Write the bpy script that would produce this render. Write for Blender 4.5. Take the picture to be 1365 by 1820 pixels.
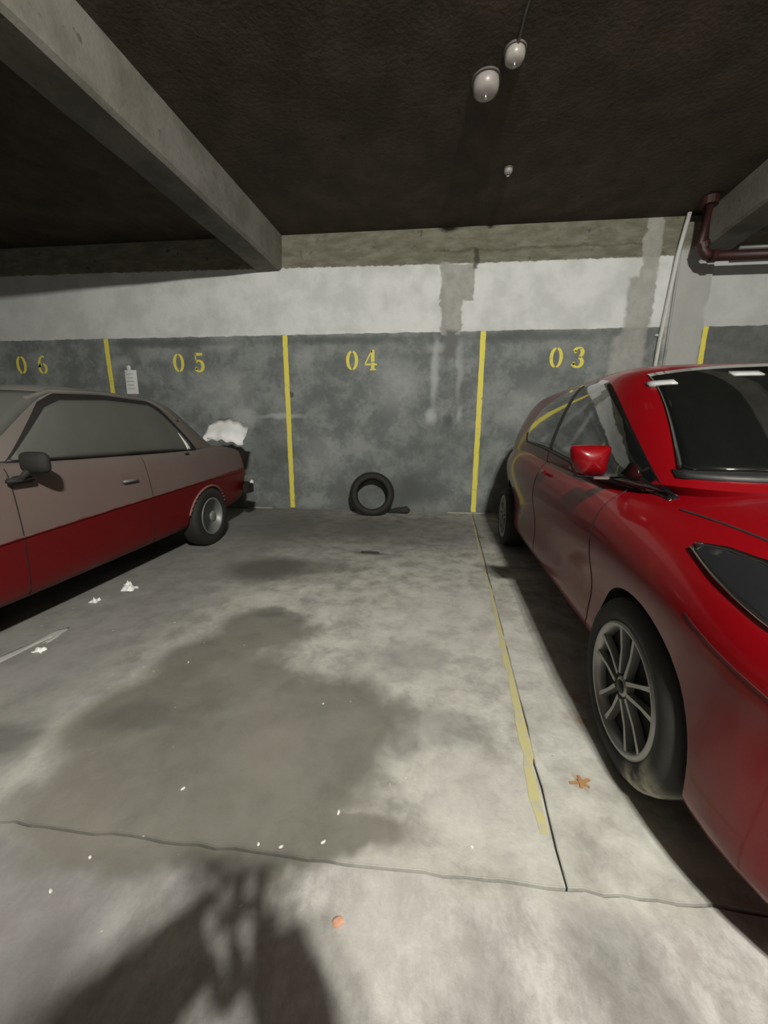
import bpy, bmesh, math, random
from mathutils import Vector, Matrix
from mathutils.bvhtree import BVHTree
SC = bpy.context.scene
for o in list(bpy.data.objects): bpy.data.objects.remove(o)
C = SC.collection
PI = math.pi

# ------------------------------------------------------------------ camera
PITCH, YAW, ROLL, CAMH, WALLY, FOC = 0.2109, 0.0999, 0.0055, 1.0152, 4.770, 657.54
cp, sp = math.cos(PITCH), math.sin(PITCH)
f = Vector((0, cp, -sp)); r = Vector((1, 0, 0)); u = Vector((0, sp, cp))
Z = Matrix.Rotation(YAW, 3, 'Z'); f, r, u = Z @ f, Z @ r, Z @ u
r2 = math.cos(ROLL) * r + math.sin(ROLL) * u; u2 = -math.sin(ROLL) * r + math.cos(ROLL) * u
cam = bpy.data.cameras.new('camera'); co = bpy.data.objects.new('camera', cam); C.objects.link(co)
cam.sensor_fit = 'AUTO'; cam.sensor_width = 36; cam.lens = FOC * 36 / 1820; cam.clip_start = 0.01
M = Matrix((r2, u2, -f)).transposed().to_4x4(); M.translation = Vector((0, 0, CAMH)); co.matrix_world = M
SC.camera = co
# ------------------------------------------------------------------ world, exposure
w = bpy.data.worlds.new('world'); SC.world = w; w.use_nodes = True
w.node_tree.nodes['Background'].inputs[0].default_value = (0.02, 0.02, 0.02, 1)
w.node_tree.nodes['Background'].inputs[1].default_value = 1
SC.view_settings.view_transform = 'Standard'; SC.view_settings.look = 'None'
SC.view_settings.gamma = 1; SC.view_settings.use_curve_mapping = False
SC.view_settings.exposure = 0.15
LAMP = Vector((0.65, -1.4, 3.0))        # the ceiling lamp behind the photographer
LAMP_W = 800; FILL_W = 30

# ------------------------------------------------------------------ helpers
def link(o, parent=None):
    C.objects.link(o)
    if parent: o.parent = parent
    return o
def mobj(name, verts, faces, mat, parent=None, smooth=False, mats=None, fm=None):
    me = bpy.data.meshes.new(name); me.from_pydata([tuple(v) for v in verts], [], faces)
    bm = bmesh.new(); bm.from_mesh(me); bmesh.ops.recalc_face_normals(bm, faces=bm.faces); bm.to_mesh(me); bm.free()
    for m in (mats or [mat]): me.materials.append(m)
    if fm: me.polygons.foreach_set('material_index', fm)
    if smooth: me.polygons.foreach_set('use_smooth', [True] * len(me.polygons))
    return link(bpy.data.objects.new(name, me), parent)
def bobj(name, bm, mat, parent=None, smooth=False, recalc=True):
    if recalc: bmesh.ops.recalc_face_normals(bm, faces=bm.faces)
    me = bpy.data.meshes.new(name); bm.to_mesh(me); bm.free(); me.materials.append(mat)
    if smooth: me.polygons.foreach_set('use_smooth', [True] * len(me.polygons))
    return link(bpy.data.objects.new(name, me), parent)
def thing(name, label, cat, loc=(0, 0, 0), rotz=0, group=None):
    o = bpy.data.objects.new(name, None); link(o); o.location = loc; o.rotation_euler = (0, 0, rotz)
    o.empty_display_size = .1
    return tag(o, label, cat, group)
def tag(o, label, cat, group=None):
    o['label'] = label; o['category'] = cat
    if group: o['group'] = group
    return o
def struct(o): o['kind'] = 'structure'; return o
def box(bm, c, s, bev=0, rot=None):
    m = Matrix.Translation(c) @ (rot or Matrix.Identity(4)) @ Matrix.Diagonal((*s, 1))
    g = bmesh.ops.create_cube(bm, size=1, matrix=m)
    if bev:
        es = list({e for v in g['verts'] for e in v.link_edges})
        bmesh.ops.bevel(bm, geom=es, offset=bev, segments=2, affect='EDGES')
def tube(bm, pts, rad, n=12, cap=True):
    pts = [Vector(p) for p in pts]; rings = []
    for i, p in enumerate(pts):
        a = pts[max(i - 1, 0)]; b = pts[min(i + 1, len(pts) - 1)]; t = (b - a).normalized()
        s = t.cross(Vector((0, 0, 1)));
        if s.length < .01: s = t.cross(Vector((0, 1, 0)))
        s.normalize(); q = s.cross(t)
        rr = rad[i] if isinstance(rad, (list, tuple)) else rad
        rings.append([bm.verts.new(p + (s * math.cos(2 * PI * k / n) + q * math.sin(2 * PI * k / n)) * rr) for k in range(n)])
    for i in range(len(rings) - 1):
        for k in range(n): bm.faces.new((rings[i][k], rings[i][(k + 1) % n], rings[i + 1][(k + 1) % n], rings[i + 1][k]))
    if cap: bm.faces.new(rings[0]); bm.faces.new(rings[-1][::-1])
def lathe(bm, prof, n=48, axis='Y', close=True, off=(0, 0, 0)):
    """profile of (radius, along) revolved about an axis"""
    rings = []
    for (rr, t) in prof:
        ring = []
        for k in range(n):
            a = 2 * PI * k / n
            v = {'Y': (rr * math.cos(a), t, rr * math.sin(a)), 'Z': (rr * math.cos(a), rr * math.sin(a), t)}[axis]
            ring.append(bm.verts.new(Vector(v) + Vector(off)))
        rings.append(ring)
    m = len(rings)
    for i in range(m if close else m - 1):
        for k in range(n): bm.faces.new((rings[i][k], rings[i][(k + 1) % n], rings[(i + 1) % m][(k + 1) % n], rings[(i + 1) % m][k]))
    if not close:
        for q in (0, -1):
            if prof[q][0] > 1e-4: bm.faces.new(rings[q])
def interp(tab, x):
    if x <= tab[0][0]: return tab[0][1]
    for (a, p), (b, q) in zip(tab, tab[1:]):
        if x <= b: return p + (q - p) * (x - a) / (b - a)
    return tab[-1][1]
def sinterp(tab, x):
    """catmull-rom through a table of (x, y)"""
    n = len(tab)
    if x <= tab[0][0]: return tab[0][1]
    if x >= tab[-1][0]: return tab[-1][1]
    for i in range(n - 1):
        if x <= tab[i + 1][0]:
            x0, y0 = tab[i]; x1, y1 = tab[i + 1]; h = x1 - x0; t = (x - x0) / h
            m0 = (y1 - tab[i - 1][1]) / (x1 - tab[i - 1][0]) if i else (y1 - y0) / h
            m1 = (tab[i + 2][1] - y0) / (tab[i + 2][0] - x0) if i + 2 < n else (y1 - y0) / h
            return (2*t**3-3*t*t+1)*y0 + (t**3-2*t*t+t)*h*m0 + (-2*t**3+3*t*t)*y1 + (t**3-t*t)*h*m1

# ------------------------------------------------------------------ materials
class NT:
    def __init__(s, name):
        s.m = bpy.data.materials.new(name); s.m.use_nodes = True; s.t = s.m.node_tree; s.n = s.t.nodes
        s.b = s.n['Principled BSDF']
    def node(s, typ, **kw):
        x = s.n.new(typ)
        for k, v in kw.items(): setattr(x, k, v)
        return x
    def put(s, sock, v):
        if isinstance(v, bpy.types.NodeSocket): s.t.links.new(v, sock)
        elif v is not None:
            if isinstance(v, (tuple, list)) and len(v) == 3 and sock.type == 'RGBA': v = (*v, 1)
            sock.default_value = v
    def math(s, op, a, b=None, c=None, clamp=False):
        x = s.node('ShaderNodeMath', operation=op, use_clamp=clamp); s.put(x.inputs[0], a); s.put(x.inputs[1], b)
        if c is not None: s.put(x.inputs[2], c)
        return x.outputs[0]
    def pos(s, obj=False):
        if obj: return s.node('ShaderNodeTexCoord').outputs['Object']
        return s.node('ShaderNodeNewGeometry').outputs['Position']
    def noise(s, vec, scale, detail=4, rough=.55, col=False, dist=0):
        x = s.node('ShaderNodeTexNoise'); s.put(x.inputs['Vector'], vec); x.inputs['Scale'].default_value = scale
        x.inputs['Detail'].default_value = detail; x.inputs['Roughness'].default_value = rough; x.inputs['Distortion'].default_value = dist
        return x.outputs['Color'] if col else x.outputs['Fac']
    def vmap(s, v, scale=(1, 1, 1), loc=(0, 0, 0)):
        x = s.node('ShaderNodeMapping'); s.put(x.inputs['Vector'], v); x.inputs['Scale'].default_value = scale; x.inputs['Location'].default_value = loc
        return x.outputs[0]
    def sm(s, v, a, b, lo=0., hi=1.):
        x = s.node('ShaderNodeMapRange', interpolation_type='SMOOTHSTEP'); s.put(x.inputs[0], v)
        for i, k in enumerate((a, b, lo, hi)): x.inputs[i + 1].default_value = k
        return x.outputs[0]
    def mix(s, fac, a, b):
        x = s.node('ShaderNodeMix', data_type='RGBA'); s.put(x.inputs[0], fac); s.put(x.inputs[6], a); s.put(x.inputs[7], b)
        return x.outputs[2]
    def xyz(s, v):
        x = s.node('ShaderNodeSeparateXYZ'); s.put(x.inputs[0], v); return x.outputs
    def warp(s, v, amt, scale, detail=3):
        c = s.noise(v, scale, detail, .6, True)
        x = s.node('ShaderNodeVectorMath', operation='MULTIPLY_ADD'); s.put(x.inputs[0], c); x.inputs[1].default_value = (amt,) * 3
        y = s.node('ShaderNodeVectorMath', operation='ADD'); s.put(y.inputs[0], v); y.inputs[1].default_value = (-amt / 2,) * 3
        s.put(x.inputs[2], y.outputs[0]); return x.outputs[0]
    def blob(s, v, c, rad, soft=.4):
        """soft ellipse mask around c (x, y, z) of radii rad"""
        m = s.node('ShaderNodeMapping', vector_type='TEXTURE'); s.put(m.inputs[0], v); m.inputs['Location'].default_value = c
        if len(rad) == 4: m.inputs['Rotation'].default_value = (0, 0, rad[3])
        m.inputs['Scale'].default_value = rad[:3]
        l = s.node('ShaderNodeVectorMath', operation='LENGTH'); s.put(l.inputs[0], m.outputs[0])
        return s.sm(l.outputs['Value'], 1 + soft, 1 - soft)
    def boxm(s, v, c, hs, soft):
        """soft box mask"""
        d = s.node('ShaderNodeVectorMath', operation='SUBTRACT'); s.put(d.inputs[0], v); d.inputs[1].default_value = c
        a = s.node('ShaderNodeVectorMath', operation='ABSOLUTE'); s.put(a.inputs[0], d.outputs[0])
        e = s.node('ShaderNodeVectorMath', operation='SUBTRACT'); s.put(e.inputs[0], a.outputs[0]); e.inputs[1].default_value = hs
        q = s.xyz(e.outputs[0]); return s.sm(s.math('MAXIMUM', s.math('MAXIMUM', q[0], q[1]), q[2]), soft, -soft)
    def mx(s, L):
        o = L[0]
        for k in L[1:]: o = s.math('MAXIMUM', o, k)
        return o
    def out(s, col, rough=.6, metal=0, bump=None, bs=.2, bd=.01, spec=None, coat=None, coatr=.05):
        s.put(s.b.inputs['Base Color'], col); s.put(s.b.inputs['Roughness'], rough); s.put(s.b.inputs['Metallic'], metal)
        if spec is not None: s.put(s.b.inputs['Specular IOR Level'], spec)
        if coat is not None: s.put(s.b.inputs['Coat Weight'], coat); s.b.inputs['Coat Roughness'].default_value = coatr
        if bump is not None:
            x = s.node('ShaderNodeBump'); s.put(x.inputs['Height'], bump); x.inputs['Strength'].default_value = bs; x.inputs['Distance'].default_value = bd
            s.t.links.new(x.outputs[0], s.b.inputs['Normal'])
        return s.m
def simple(name, col, rough=.5, metal=0, var=.15, scale=12, coat=None, spec=None, bs=.1):
    n = NT(name); p = n.pos(True); k = n.noise(p, scale)
    a = tuple(c * (1 - var) for c in col); b = tuple(min(1, c * (1 + var)) for c in col)
    return n.out(n.mix(k, a, b), rough, metal, coat=coat, spec=spec, bump=k if bs else None, bs=bs, bd=.002)

def floor_mat():
    n = NT('worn_concrete_floor'); p = n.pos(); wp = n.warp(p, .22, 3.5, 4)
    big = n.noise(p, 1.3, 5, .6); mid = n.noise(n.warp(p, .1, 6), 7, 6, .65); fine = n.noise(p, 60, 3, .7)
    col = n.mix(n.sm(big, .3, .7), (.25, .247, .215), (.37, .365, .33))
    col = n.mix(n.sm(mid, .36, .72), col, (.50, .495, .45))
    col = n.mix(n.math('MULTIPLY', n.sm(mid, .48, .3), .5), col, (.17, .165, .14))
    # darker towards the left, slightly bluish
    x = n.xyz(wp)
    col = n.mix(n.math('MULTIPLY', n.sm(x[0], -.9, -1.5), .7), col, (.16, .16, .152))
    # trowelled aisle with pale streaks and purple tint
    st = n.noise(n.vmap(n.warp(p, .08, 5), (7, 4.5, 1)), 1.9, 7, .72)
    ais = n.math('MULTIPLY', n.sm(x[1], .70, .62), 1)
    acol = n.mix(n.sm(st, .35, .68), (.25, .235, .22), (.50, .49, .475))
    col = n.mix(n.math('MULTIPLY', ais, .75), col, acol)
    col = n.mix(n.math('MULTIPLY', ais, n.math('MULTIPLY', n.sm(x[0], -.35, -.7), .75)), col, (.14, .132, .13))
    # damp and oil stains; broad darker areas towards the wall
    B = [((-.80, 1.70, 0), (.26, .20, 1)), ((-.92, 1.42, 0), (.24, .26, 1)), ((-1.0, 1.10, 0), (.2, .25, 1)), ((-.75, 1.15, 0), (.35, .35, 1)),
         ((-.38, 1.1, 0), (.34, .28, 1)), ((-.88, .85, 0), (.22, .22, 1)), ((-.5, .86, 0), (.38, .2, 1)), ((-.28, .76, 0), (.28, .09, 1)), ((-.7, .74, 0), (.42, .12, 1))]
    st1 = n.mx([n.blob(wp, c, rd, .25) for c, rd in B])
    col = n.mix(n.math('MULTIPLY', st1, .85), col, n.mix(n.sm(n.noise(p, 2.4, 3), .35, .65), (.092, .089, .07), (.135, .128, .104)))
    D = [((-1.15, 2.55, 0), (.3, .24, 1), .9), ((-.85, 2.62, 0), (.4, .2, 1), .6), ((-1.0, 1.08, 0), (.13, .08, 1), .6), ((-1.35, .94, 0), (.14, .08, 1), .7), ((-.84, 1.88, 0), (.12, .06, 1), .6),
         ((.08, 1.13, 0), (.14, .09, 1), .45), ((-.02, 1.04, 0), (.05, .05, 1), .4), ((-.6, 3.5, 0), (1.0, .7, 1), .35), ((.05, 3.9, 0), (.9, .6, 1), .45), ((-.15, 1.45, 0), (.2, .15, 1), .25), ((-1.1, 3.9, 0), (.8, .6, 1), .5),
         ((.42, .5, 0), (.10, .2, 1), .5), ((.14, .45, 0), (.07, .15, 1), .35), ((0, 1.55, 0), (.16, .10, 1), .4), ((-.42, 3.03, 0), (.17, .04, 1), .9)]
    for c, rd, k in D: col = n.mix(n.math('MULTIPLY', n.blob(wp, c, rd, .45), k), col, (.075, .073, .065))
    P = [((.2, .88, 0), (.16, .13, 1), .5), ((.05, 1.9, 0), (.4, .5, 1), .35), ((.55, 1.6, 0), (.2, .5, 1), .3), ((-.05, .56, 0), (.15, .1, 1), .5)]
    for c, rd, k in P: col = n.mix(n.math('MULTIPLY', n.blob(wp, c, rd, .6), k), col, (.47, .46, .43))
    for c, rd in (((.5, .965, 0), (.03, .012, 1, .5)), ((.495, .96, 0), (.008, .028, 1, .3)), ((.63, 1.34, 0), (.022, .03, 1)), ((.60, 1.22, 0), (.02, .02, 1))):
        col = n.mix(n.math('MULTIPLY', n.blob(n.warp(p, .03, 40), c, rd, .5), .7), col, (.27, .17, .09))
    spk = n.sm(n.noise(p, 34, 2, .5), .74, .80); col = n.mix(spk, col, (.58, .57, .54))
    pit = n.sm(n.noise(n.vmap(p, loc=(5, 3, 1)), 26, 3, .6), .72, .78); col = n.mix(n.math('MULTIPLY', pit, .7), col, (.12, .115, .095))
    col = n.mix(n.math('MULTIPLY', fine, .25), col, (.2, .2, .18))
    h = n.math('ADD', n.math('MULTIPLY', mid, 1.), n.math('MULTIPLY', fine, .25))
    return n.out(col, n.sm(st1, 0, 1, .75, .5), bump=h, bs=.35, bd=.012, spec=.35)
def wall_mat():
    n = NT('painted_and_bare_concrete_wall'); p = n.pos(); x = n.xyz(p); wp = n.warp(p, .12, 5, 5); wx = n.xyz(wp)
    ed = n.warp(n.warp(p, .11, 5, 2), .05, 14, 4); ex = n.xyz(ed)
    a = n.noise(p, 2.2, 4, .6); b = n.noise(n.warp(p, .25, 2.5), 3.3, 6, .7)
    grey = n.mix(n.sm(b, .38, .66), (.155, .17, .167), (.27, .295, .285))
    grey = n.mix(n.math('MULTIPLY', n.sm(a, .55, .75), .7), grey, (.30, .33, .315))
    grey = n.mix(n.math('MULTIPLY', n.sm(n.noise(n.vmap(p, (1.2, 1, .5)), 6, 5, .7), .6, .75), .4), grey, (.38, .41, .395))
    # pale scuffs and dark patches
    W = [((.13, 0, 1.75), (.05, 9, .38), .7), ((.42, 0, 1.75), (.04, 9, .35), .45), ((.10, 0, 1.22), (.07, 9, .10), .8), ((.45, 0, 1.25), (.04, 9, .1), .5), ((.2, 0, 2.0), (.2, 9, .06), .5), ((.3, 0, 1.95), (.05, 9, .1), .5),
         ((-.35, 0, 1.6), (.28, 9, .35), .35), ((-2.3, 0, 1.2), (.22, 9, .12), .5), ((-2.6, 0, 1.55), (.5, 9, .3), .35), ((-3.4, 0, 2.0), (.35, 9, .12), .3), ((1.3, 0, 1.3), (.3, 9, .3), .3), ((-1.5, 0, 1.9), (.12, 9, .2), .3), ((-2.55, 0, 2.1), (.2, 9, .1), .3), ((-1.3, 0, .7), (.3, 9, .3), .25), ((-3.95, 0, 1.9), (.14, 9, .08), .4), ((-1.8, 0, 1.22), (.3, 9, .035), .6)]
    for c, rd, k in W: grey = n.mix(n.math('MULTIPLY', n.blob(wp, c, rd, .5), k), grey, (.50, .53, .52))
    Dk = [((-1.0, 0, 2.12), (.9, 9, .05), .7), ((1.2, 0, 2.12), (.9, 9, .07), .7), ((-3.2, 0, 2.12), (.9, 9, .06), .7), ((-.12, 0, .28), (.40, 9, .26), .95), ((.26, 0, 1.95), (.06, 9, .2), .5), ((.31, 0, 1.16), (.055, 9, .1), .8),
          ((-2.0, 0, .7), (.35, 9, .4), .5), ((-.75, 0, .25), (.4, 9, .32), .4), ((.2, 0, .75), (.6, 9, .4), .35), ((-1.2, 0, 1.7), (.15, 9, .3), .3)]
    for c, rd, k in Dk: grey = n.mix(n.math('MULTIPLY', n.blob(wp, c, rd, .5), k), grey, (.10, .11, .106))
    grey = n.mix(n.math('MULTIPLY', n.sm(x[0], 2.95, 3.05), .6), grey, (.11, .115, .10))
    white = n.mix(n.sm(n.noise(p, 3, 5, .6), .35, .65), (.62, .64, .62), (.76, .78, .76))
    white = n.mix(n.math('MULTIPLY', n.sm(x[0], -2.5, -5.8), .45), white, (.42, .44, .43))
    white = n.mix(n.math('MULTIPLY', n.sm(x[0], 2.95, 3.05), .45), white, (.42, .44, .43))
    white = n.mix(n.sm(n.noise(p, 9, 3, .6), .74, .8), white, (.2, .2, .18))
    bare = n.mix(n.sm(n.noise(n.vmap(p, (1, 1, 3)), 4, 6, .65), .35, .7), (.15, .145, .105), (.24, .235, .185))
    bare = n.mix(n.math('MULTIPLY', n.sm(n.noise(p, 11, 4), .62, .75), .8), bare, (.07, .065, .045))
    ledge = n.boxm(wp, (1.2, 0, 3.03), (1.15, 99, .012), .012); bare = n.mix(n.math('MULTIPLY', ledge, .5), bare, (.07, .065, .045))
    plast = n.mix(n.sm(n.noise(p, 7, 6, .7), .35, .7), (.34, .34, .31), (.44, .44, .41))
    zt = n.sm(x[0], -5.5, 1.5, 2.955, 2.9)
    top = n.math('SUBTRACT', n.xyz(n.warp(p, .05, 14, 4))[2], zt)
    col = n.mix(n.sm(top, -.008, .008), white, bare)
    line = n.math('SUBTRACT', x[2], n.math('MULTIPLY_ADD', n.noise(p, 8, 3), .03, 2.172))
    col = n.mix(n.sm(line, .004, -.004), col, grey)
    # bare plaster strips where the paint was cut
    s1 = n.mx([n.boxm(ed, (.35, 0, 2.72), (.19, 99, .19), .012), n.boxm(ed, (.30, 0, 2.4), (.115, 99, .26), .012)])
    col = n.mix(s1, col, plast)
    col = n.mix(n.boxm(ed, (.31, 0, 2.04), (.07, 99, .16), .03), col, (.17, .175, .165))
    s2 = n.mx([n.boxm(ed, (2.42, 0, 2.8), (.09, 99, .5), .012), n.boxm(ed, (2.36, 0, 2.2), (.13, 99, .5), .03), n.boxm(ed, (2.3, 0, 1.85), (.17, 99, .25), .04)])
    col = n.mix(n.math('MULTIPLY', s2, .9), col, plast)
    col = n.mix(n.boxm(ed, (2.86, 0, 1.6), (.19, 99, 1.35), .03), col, n.mix(n.noise(p, 5, 4), (.38, .39, .37), (.50, .51, .49)))
    col = n.mix(n.math('MULTIPLY', n.boxm(ed, (.55, 0, 2.94), (.022, 99, .09), .01), .8), col, (.05, .045, .03))
    col = n.mix(n.math('MULTIPLY', n.boxm(ed, (-1.68, 0, 1.48), (.035, 99, .03), .01), .8), col, (.07, .07, .07))
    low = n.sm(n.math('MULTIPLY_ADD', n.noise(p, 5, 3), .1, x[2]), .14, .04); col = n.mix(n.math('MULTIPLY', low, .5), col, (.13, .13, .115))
    return n.out(col, .8, bump=n.math('ADD', b, n.noise(p, 40, 4)), bs=.25, bd=.01, spec=.25)
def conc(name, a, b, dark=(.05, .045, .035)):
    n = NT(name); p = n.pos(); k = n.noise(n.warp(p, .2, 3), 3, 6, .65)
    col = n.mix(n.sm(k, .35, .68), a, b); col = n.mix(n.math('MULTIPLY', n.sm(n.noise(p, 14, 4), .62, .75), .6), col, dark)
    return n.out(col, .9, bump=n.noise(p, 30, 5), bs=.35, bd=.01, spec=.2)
def red_mat():
    n = NT('glossy_red_car_paint'); p = n.pos(True); k = n.noise(p, 900, 1)
    x = n.xyz(p); film = n.math('MULTIPLY', n.noise(n.warp(p, .3, 2), 3, 4), n.sm(x[0], 1.7, -.1, 0, .28))
    low = n.math('MULTIPLY', n.sm(x[2], .50, .25), n.math('MULTIPLY', n.noise(p, 5, 3), .12))
    col = n.mix(k, (.135, .0006, .0025), (.16, .001, .0035)); col = n.mix(n.math('ADD', film, low, clamp=True), col, (.17, .12, .10))
    return n.out(col, .35, coat=.5, coatr=.09, spec=.2)
def dusty_red_mat():
    n = NT('red_paint_under_thick_dust'); p = n.pos(True); x = n.xyz(p)
    # body crease: dust lies above it, the tucked-in flank below is clean
    lim = n.math('MULTIPLY_ADD', x[0], -.052, .592)
    lim = n.math('ADD', lim, n.math('MULTIPLY', n.noise(p, 14, 3), .02))
    up = n.sm(n.math('SUBTRACT', x[2], lim), -.004, .010)
    k = n.noise(n.warp(p, .2, 3), 3.5, 5)
    dust = n.mix(k, (.095, .084, .074), (.14, .124, .112))
    dust = n.mix(n.sm(x[2], .95, .7, 0, .42), dust, (.155, .085, .076))
    dust = n.mix(n.sm(x[2], 1.12, 1.25), dust, (.13, .128, .112))
    red = n.mix(n.math('MULTIPLY', n.noise(p, 6, 4), .35), (.12, .001, .002), (.075, .010, .010))
    red = n.mix(n.sm(x[2], .32, .16, 0, .45), red, (.06, .035, .025))
    return n.out(n.mix(up, red, dust), n.sm(up, 0, 1, .42, .85), spec=.3, bump=n.noise(p, 50, 3), bs=.05, bd=.003)
def tyre_mat(name='black_tyre_rubber', mud=False):  # matt rubber, the muddy one with a dried splash
    n = NT(name); p = n.pos(True); k = n.noise(p, 20, 4); col = n.mix(k, (.008, .008, .007), (.024, .023, .020))
    if mud:
        x = n.xyz(p); m = n.math('MULTIPLY', n.sm(n.noise(n.warp(p, .05, 12), 9, 4), .38, .58), n.blob(p, (.165, .03, -.19), (.07, .12, .11), .5))
        col = n.mix(m, col, (.42, .39, .31))
    return n.out(col, .75, bump=k, bs=.2, bd=.003)

FLOOR, WALL = floor_mat(), wall_mat()
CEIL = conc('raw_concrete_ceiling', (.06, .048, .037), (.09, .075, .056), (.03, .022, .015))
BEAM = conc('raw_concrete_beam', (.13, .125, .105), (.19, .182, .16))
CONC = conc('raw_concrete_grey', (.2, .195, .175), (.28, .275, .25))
def yel(name, wear, base, top=(.86, .76, .12)):
    n = NT(name); p = n.pos(); k = n.noise(n.warp(p, .05, 10), 18, 5, .7)
    return n.out(n.mix(n.sm(k, wear, wear + .12), top, base), .7, bump=k, bs=.1, bd=.002)
YEL = yel('yellow_wall_paint', .58, (.40, .37, .12)); YELF = yel('worn_yellow_floor_paint', .50, (.36, .35, .28), (.42, .39, .19)); 
YELF.node_tree.nodes['Principled BSDF']
RED, DRED = red_mat(), dusty_red_mat()
TYRE, TYREM = tyre_mat(), tyre_mat('muddy_tyre_rubber', True)
BLACK = simple('black_plastic', (.012, .012, .012), .55)
GAP = simple('dark_panel_gap', (.006, .004, .004), .8, bs=0)
WELL = simple('black_wheel_arch_liner', (.006, .006, .006), .9)
GLASS = simple('dark_tinted_glass', (.004, .005, .005), .03, spec=.6, bs=0, coat=1)
CHROME = simple('chrome', (.6, .6, .6), .15, 1, bs=0)
ALLOY = simple('dusty_silver_alloy', (.36, .36, .35), .42, .75, bs=0)
STEEL = simple('dull_steel_wheel', (.25, .26, .25), .5, .5)
DGLASS = simple('dust_coated_glass', (.073, .076, .067), .72, var=.22, scale=5, bs=0)
DDARK = simple('dusty_black_rubber', (.012, .011, .01), .8)
WHITE = simple('white_plastic', (.62, .63, .6), .5)
PAPER = simple('white_paper', (.8, .82, .8), .8, var=.04)
RUST = simple('dark_red_pipe_paint', (.035, .010, .009), .5, var=.5)
LAMPG = simple('clear_headlamp_plastic', (.012, .013, .015), .08, coat=1, bs=0)
def emis(name, col, s):
    n = NT(name); n.out((0, 0, 0), .5); n.put(n.b.inputs['Emission Color'], col); n.b.inputs['Emission Strength'].default_value = s; return n.m

# ------------------------------------------------------------------ the shell of the garage
def quadbox(name, corners, z0, z1, mat, parent=None, bev=0):
    bm = bmesh.new(); lo = [bm.verts.new((x, y, z0)) for x, y in corners]; hi = [bm.verts.new((x, y, z1)) for x, y in corners]
    n = len(corners); bm.faces.new(lo); bm.faces.new(hi)
    for i in range(n): bm.faces.new((lo[i], lo[(i + 1) % n], hi[(i + 1) % n], hi[i]))
    bmesh.ops.recalc_face_normals(bm, faces=bm.faces)
    if bev: bmesh.ops.bevel(bm, geom=[e for e in bm.edges if all(v.co.z > z1 - 1e-4 for v in e.verts)], offset=bev, segments=2, affect='EDGES')
    return bobj(name, bm, mat, parent)
XL, XR, YB, CZ = -9.0, 8.0, -7.0, 3.27
floor = struct(quadbox('floor', [(XL, YB), (XR, YB), (XR, WALLY + .15), (XL, WALLY + .15)], -.3, -.03, CONC))
JY = .684; g = .0035
def sx(y): return .357 + (y - .69) * .0775 + (.012 if 1 < y < 2.5 else 0)       # the joint beside the floor stripe
xa, xb = sx(JY), sx(WALLY)
def wob(a, b, n, amp, seed):
    random.seed(seed); return [(a[0] + (b[0] - a[0]) * i / n + (random.uniform(-amp, amp) if 0 < i < n else 0) * (abs(b[1] - a[1]) > abs(b[0] - a[0])), a[1] + (b[1] - a[1]) * i / n + (random.uniform(-amp, amp) if 0 < i < n else 0) * (abs(b[1] - a[1]) < abs(b[0] - a[0]))) for i in range(n + 1)]
lineA = wob((XL, JY), (xa, JY), 200, .004, 1); lineB = wob((xa, JY), (XR, JY), 200, .004, 2); lineC = wob((xa, JY), (xb, WALLY), 50, .004, 3)
def off(L, dx, dy): return [(x + dx, y + dy) for x, y in L]
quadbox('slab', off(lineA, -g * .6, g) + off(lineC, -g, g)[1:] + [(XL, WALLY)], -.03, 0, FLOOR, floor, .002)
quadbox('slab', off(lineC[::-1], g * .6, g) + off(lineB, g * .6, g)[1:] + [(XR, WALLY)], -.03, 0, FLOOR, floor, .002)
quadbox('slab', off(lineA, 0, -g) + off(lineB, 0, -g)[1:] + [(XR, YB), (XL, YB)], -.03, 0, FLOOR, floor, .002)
# worn yellow stripe on the floor, left of the joint
ys = [1.0 + .1 * i for i in range(38)]
def wdt(y): return interp([(.75, .02), (.9, .034), (1.3, .032), (1.9, .024), (2.4, .015), (4.7, .012)], y)
ys = [.80 + .05 * i for i in range(78)]
vs = []; fs = []
random.seed(4)
for i, y in enumerate(ys):
    x1 = sx(y) - .012; vs += [(x1 - wdt(y) * random.uniform(.8, 1.15), y, .0012), (x1, y, .0012)]
    if i: fs.append((2 * i - 2, 2 * i - 1, 2 * i + 1, 2 * i))
o = mobj('floor_stripe', vs, fs, YELF, floor); o['label'] = 'faded yellow line painted on the concrete floor'
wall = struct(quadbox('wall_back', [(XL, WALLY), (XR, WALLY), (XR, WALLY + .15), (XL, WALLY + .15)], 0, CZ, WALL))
struct(quadbox('wall_left', [(XL - .15, YB), (XL, YB), (XL, WALLY + .15), (XL - .15, WALLY + .15)], 0, CZ, CONC))
struct(quadbox('wall_right', [(XR, YB), (XR + .15, YB), (XR + .15, WALLY + .15), (XR, WALLY + .15)], 0, CZ, CONC))
struct(quadbox('wall_front', [(XL, YB - .15), (XR, YB - .15), (XR, YB), (XL, YB)], 0, CZ, CONC))
ceil = struct(quadbox('ceiling', [(XL - .15, YB - .15), (XR + .15, YB - .15), (XR + .15, WALLY + .15), (XL - .15, WALLY + .15)], CZ, CZ + .2, CEIL))
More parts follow.
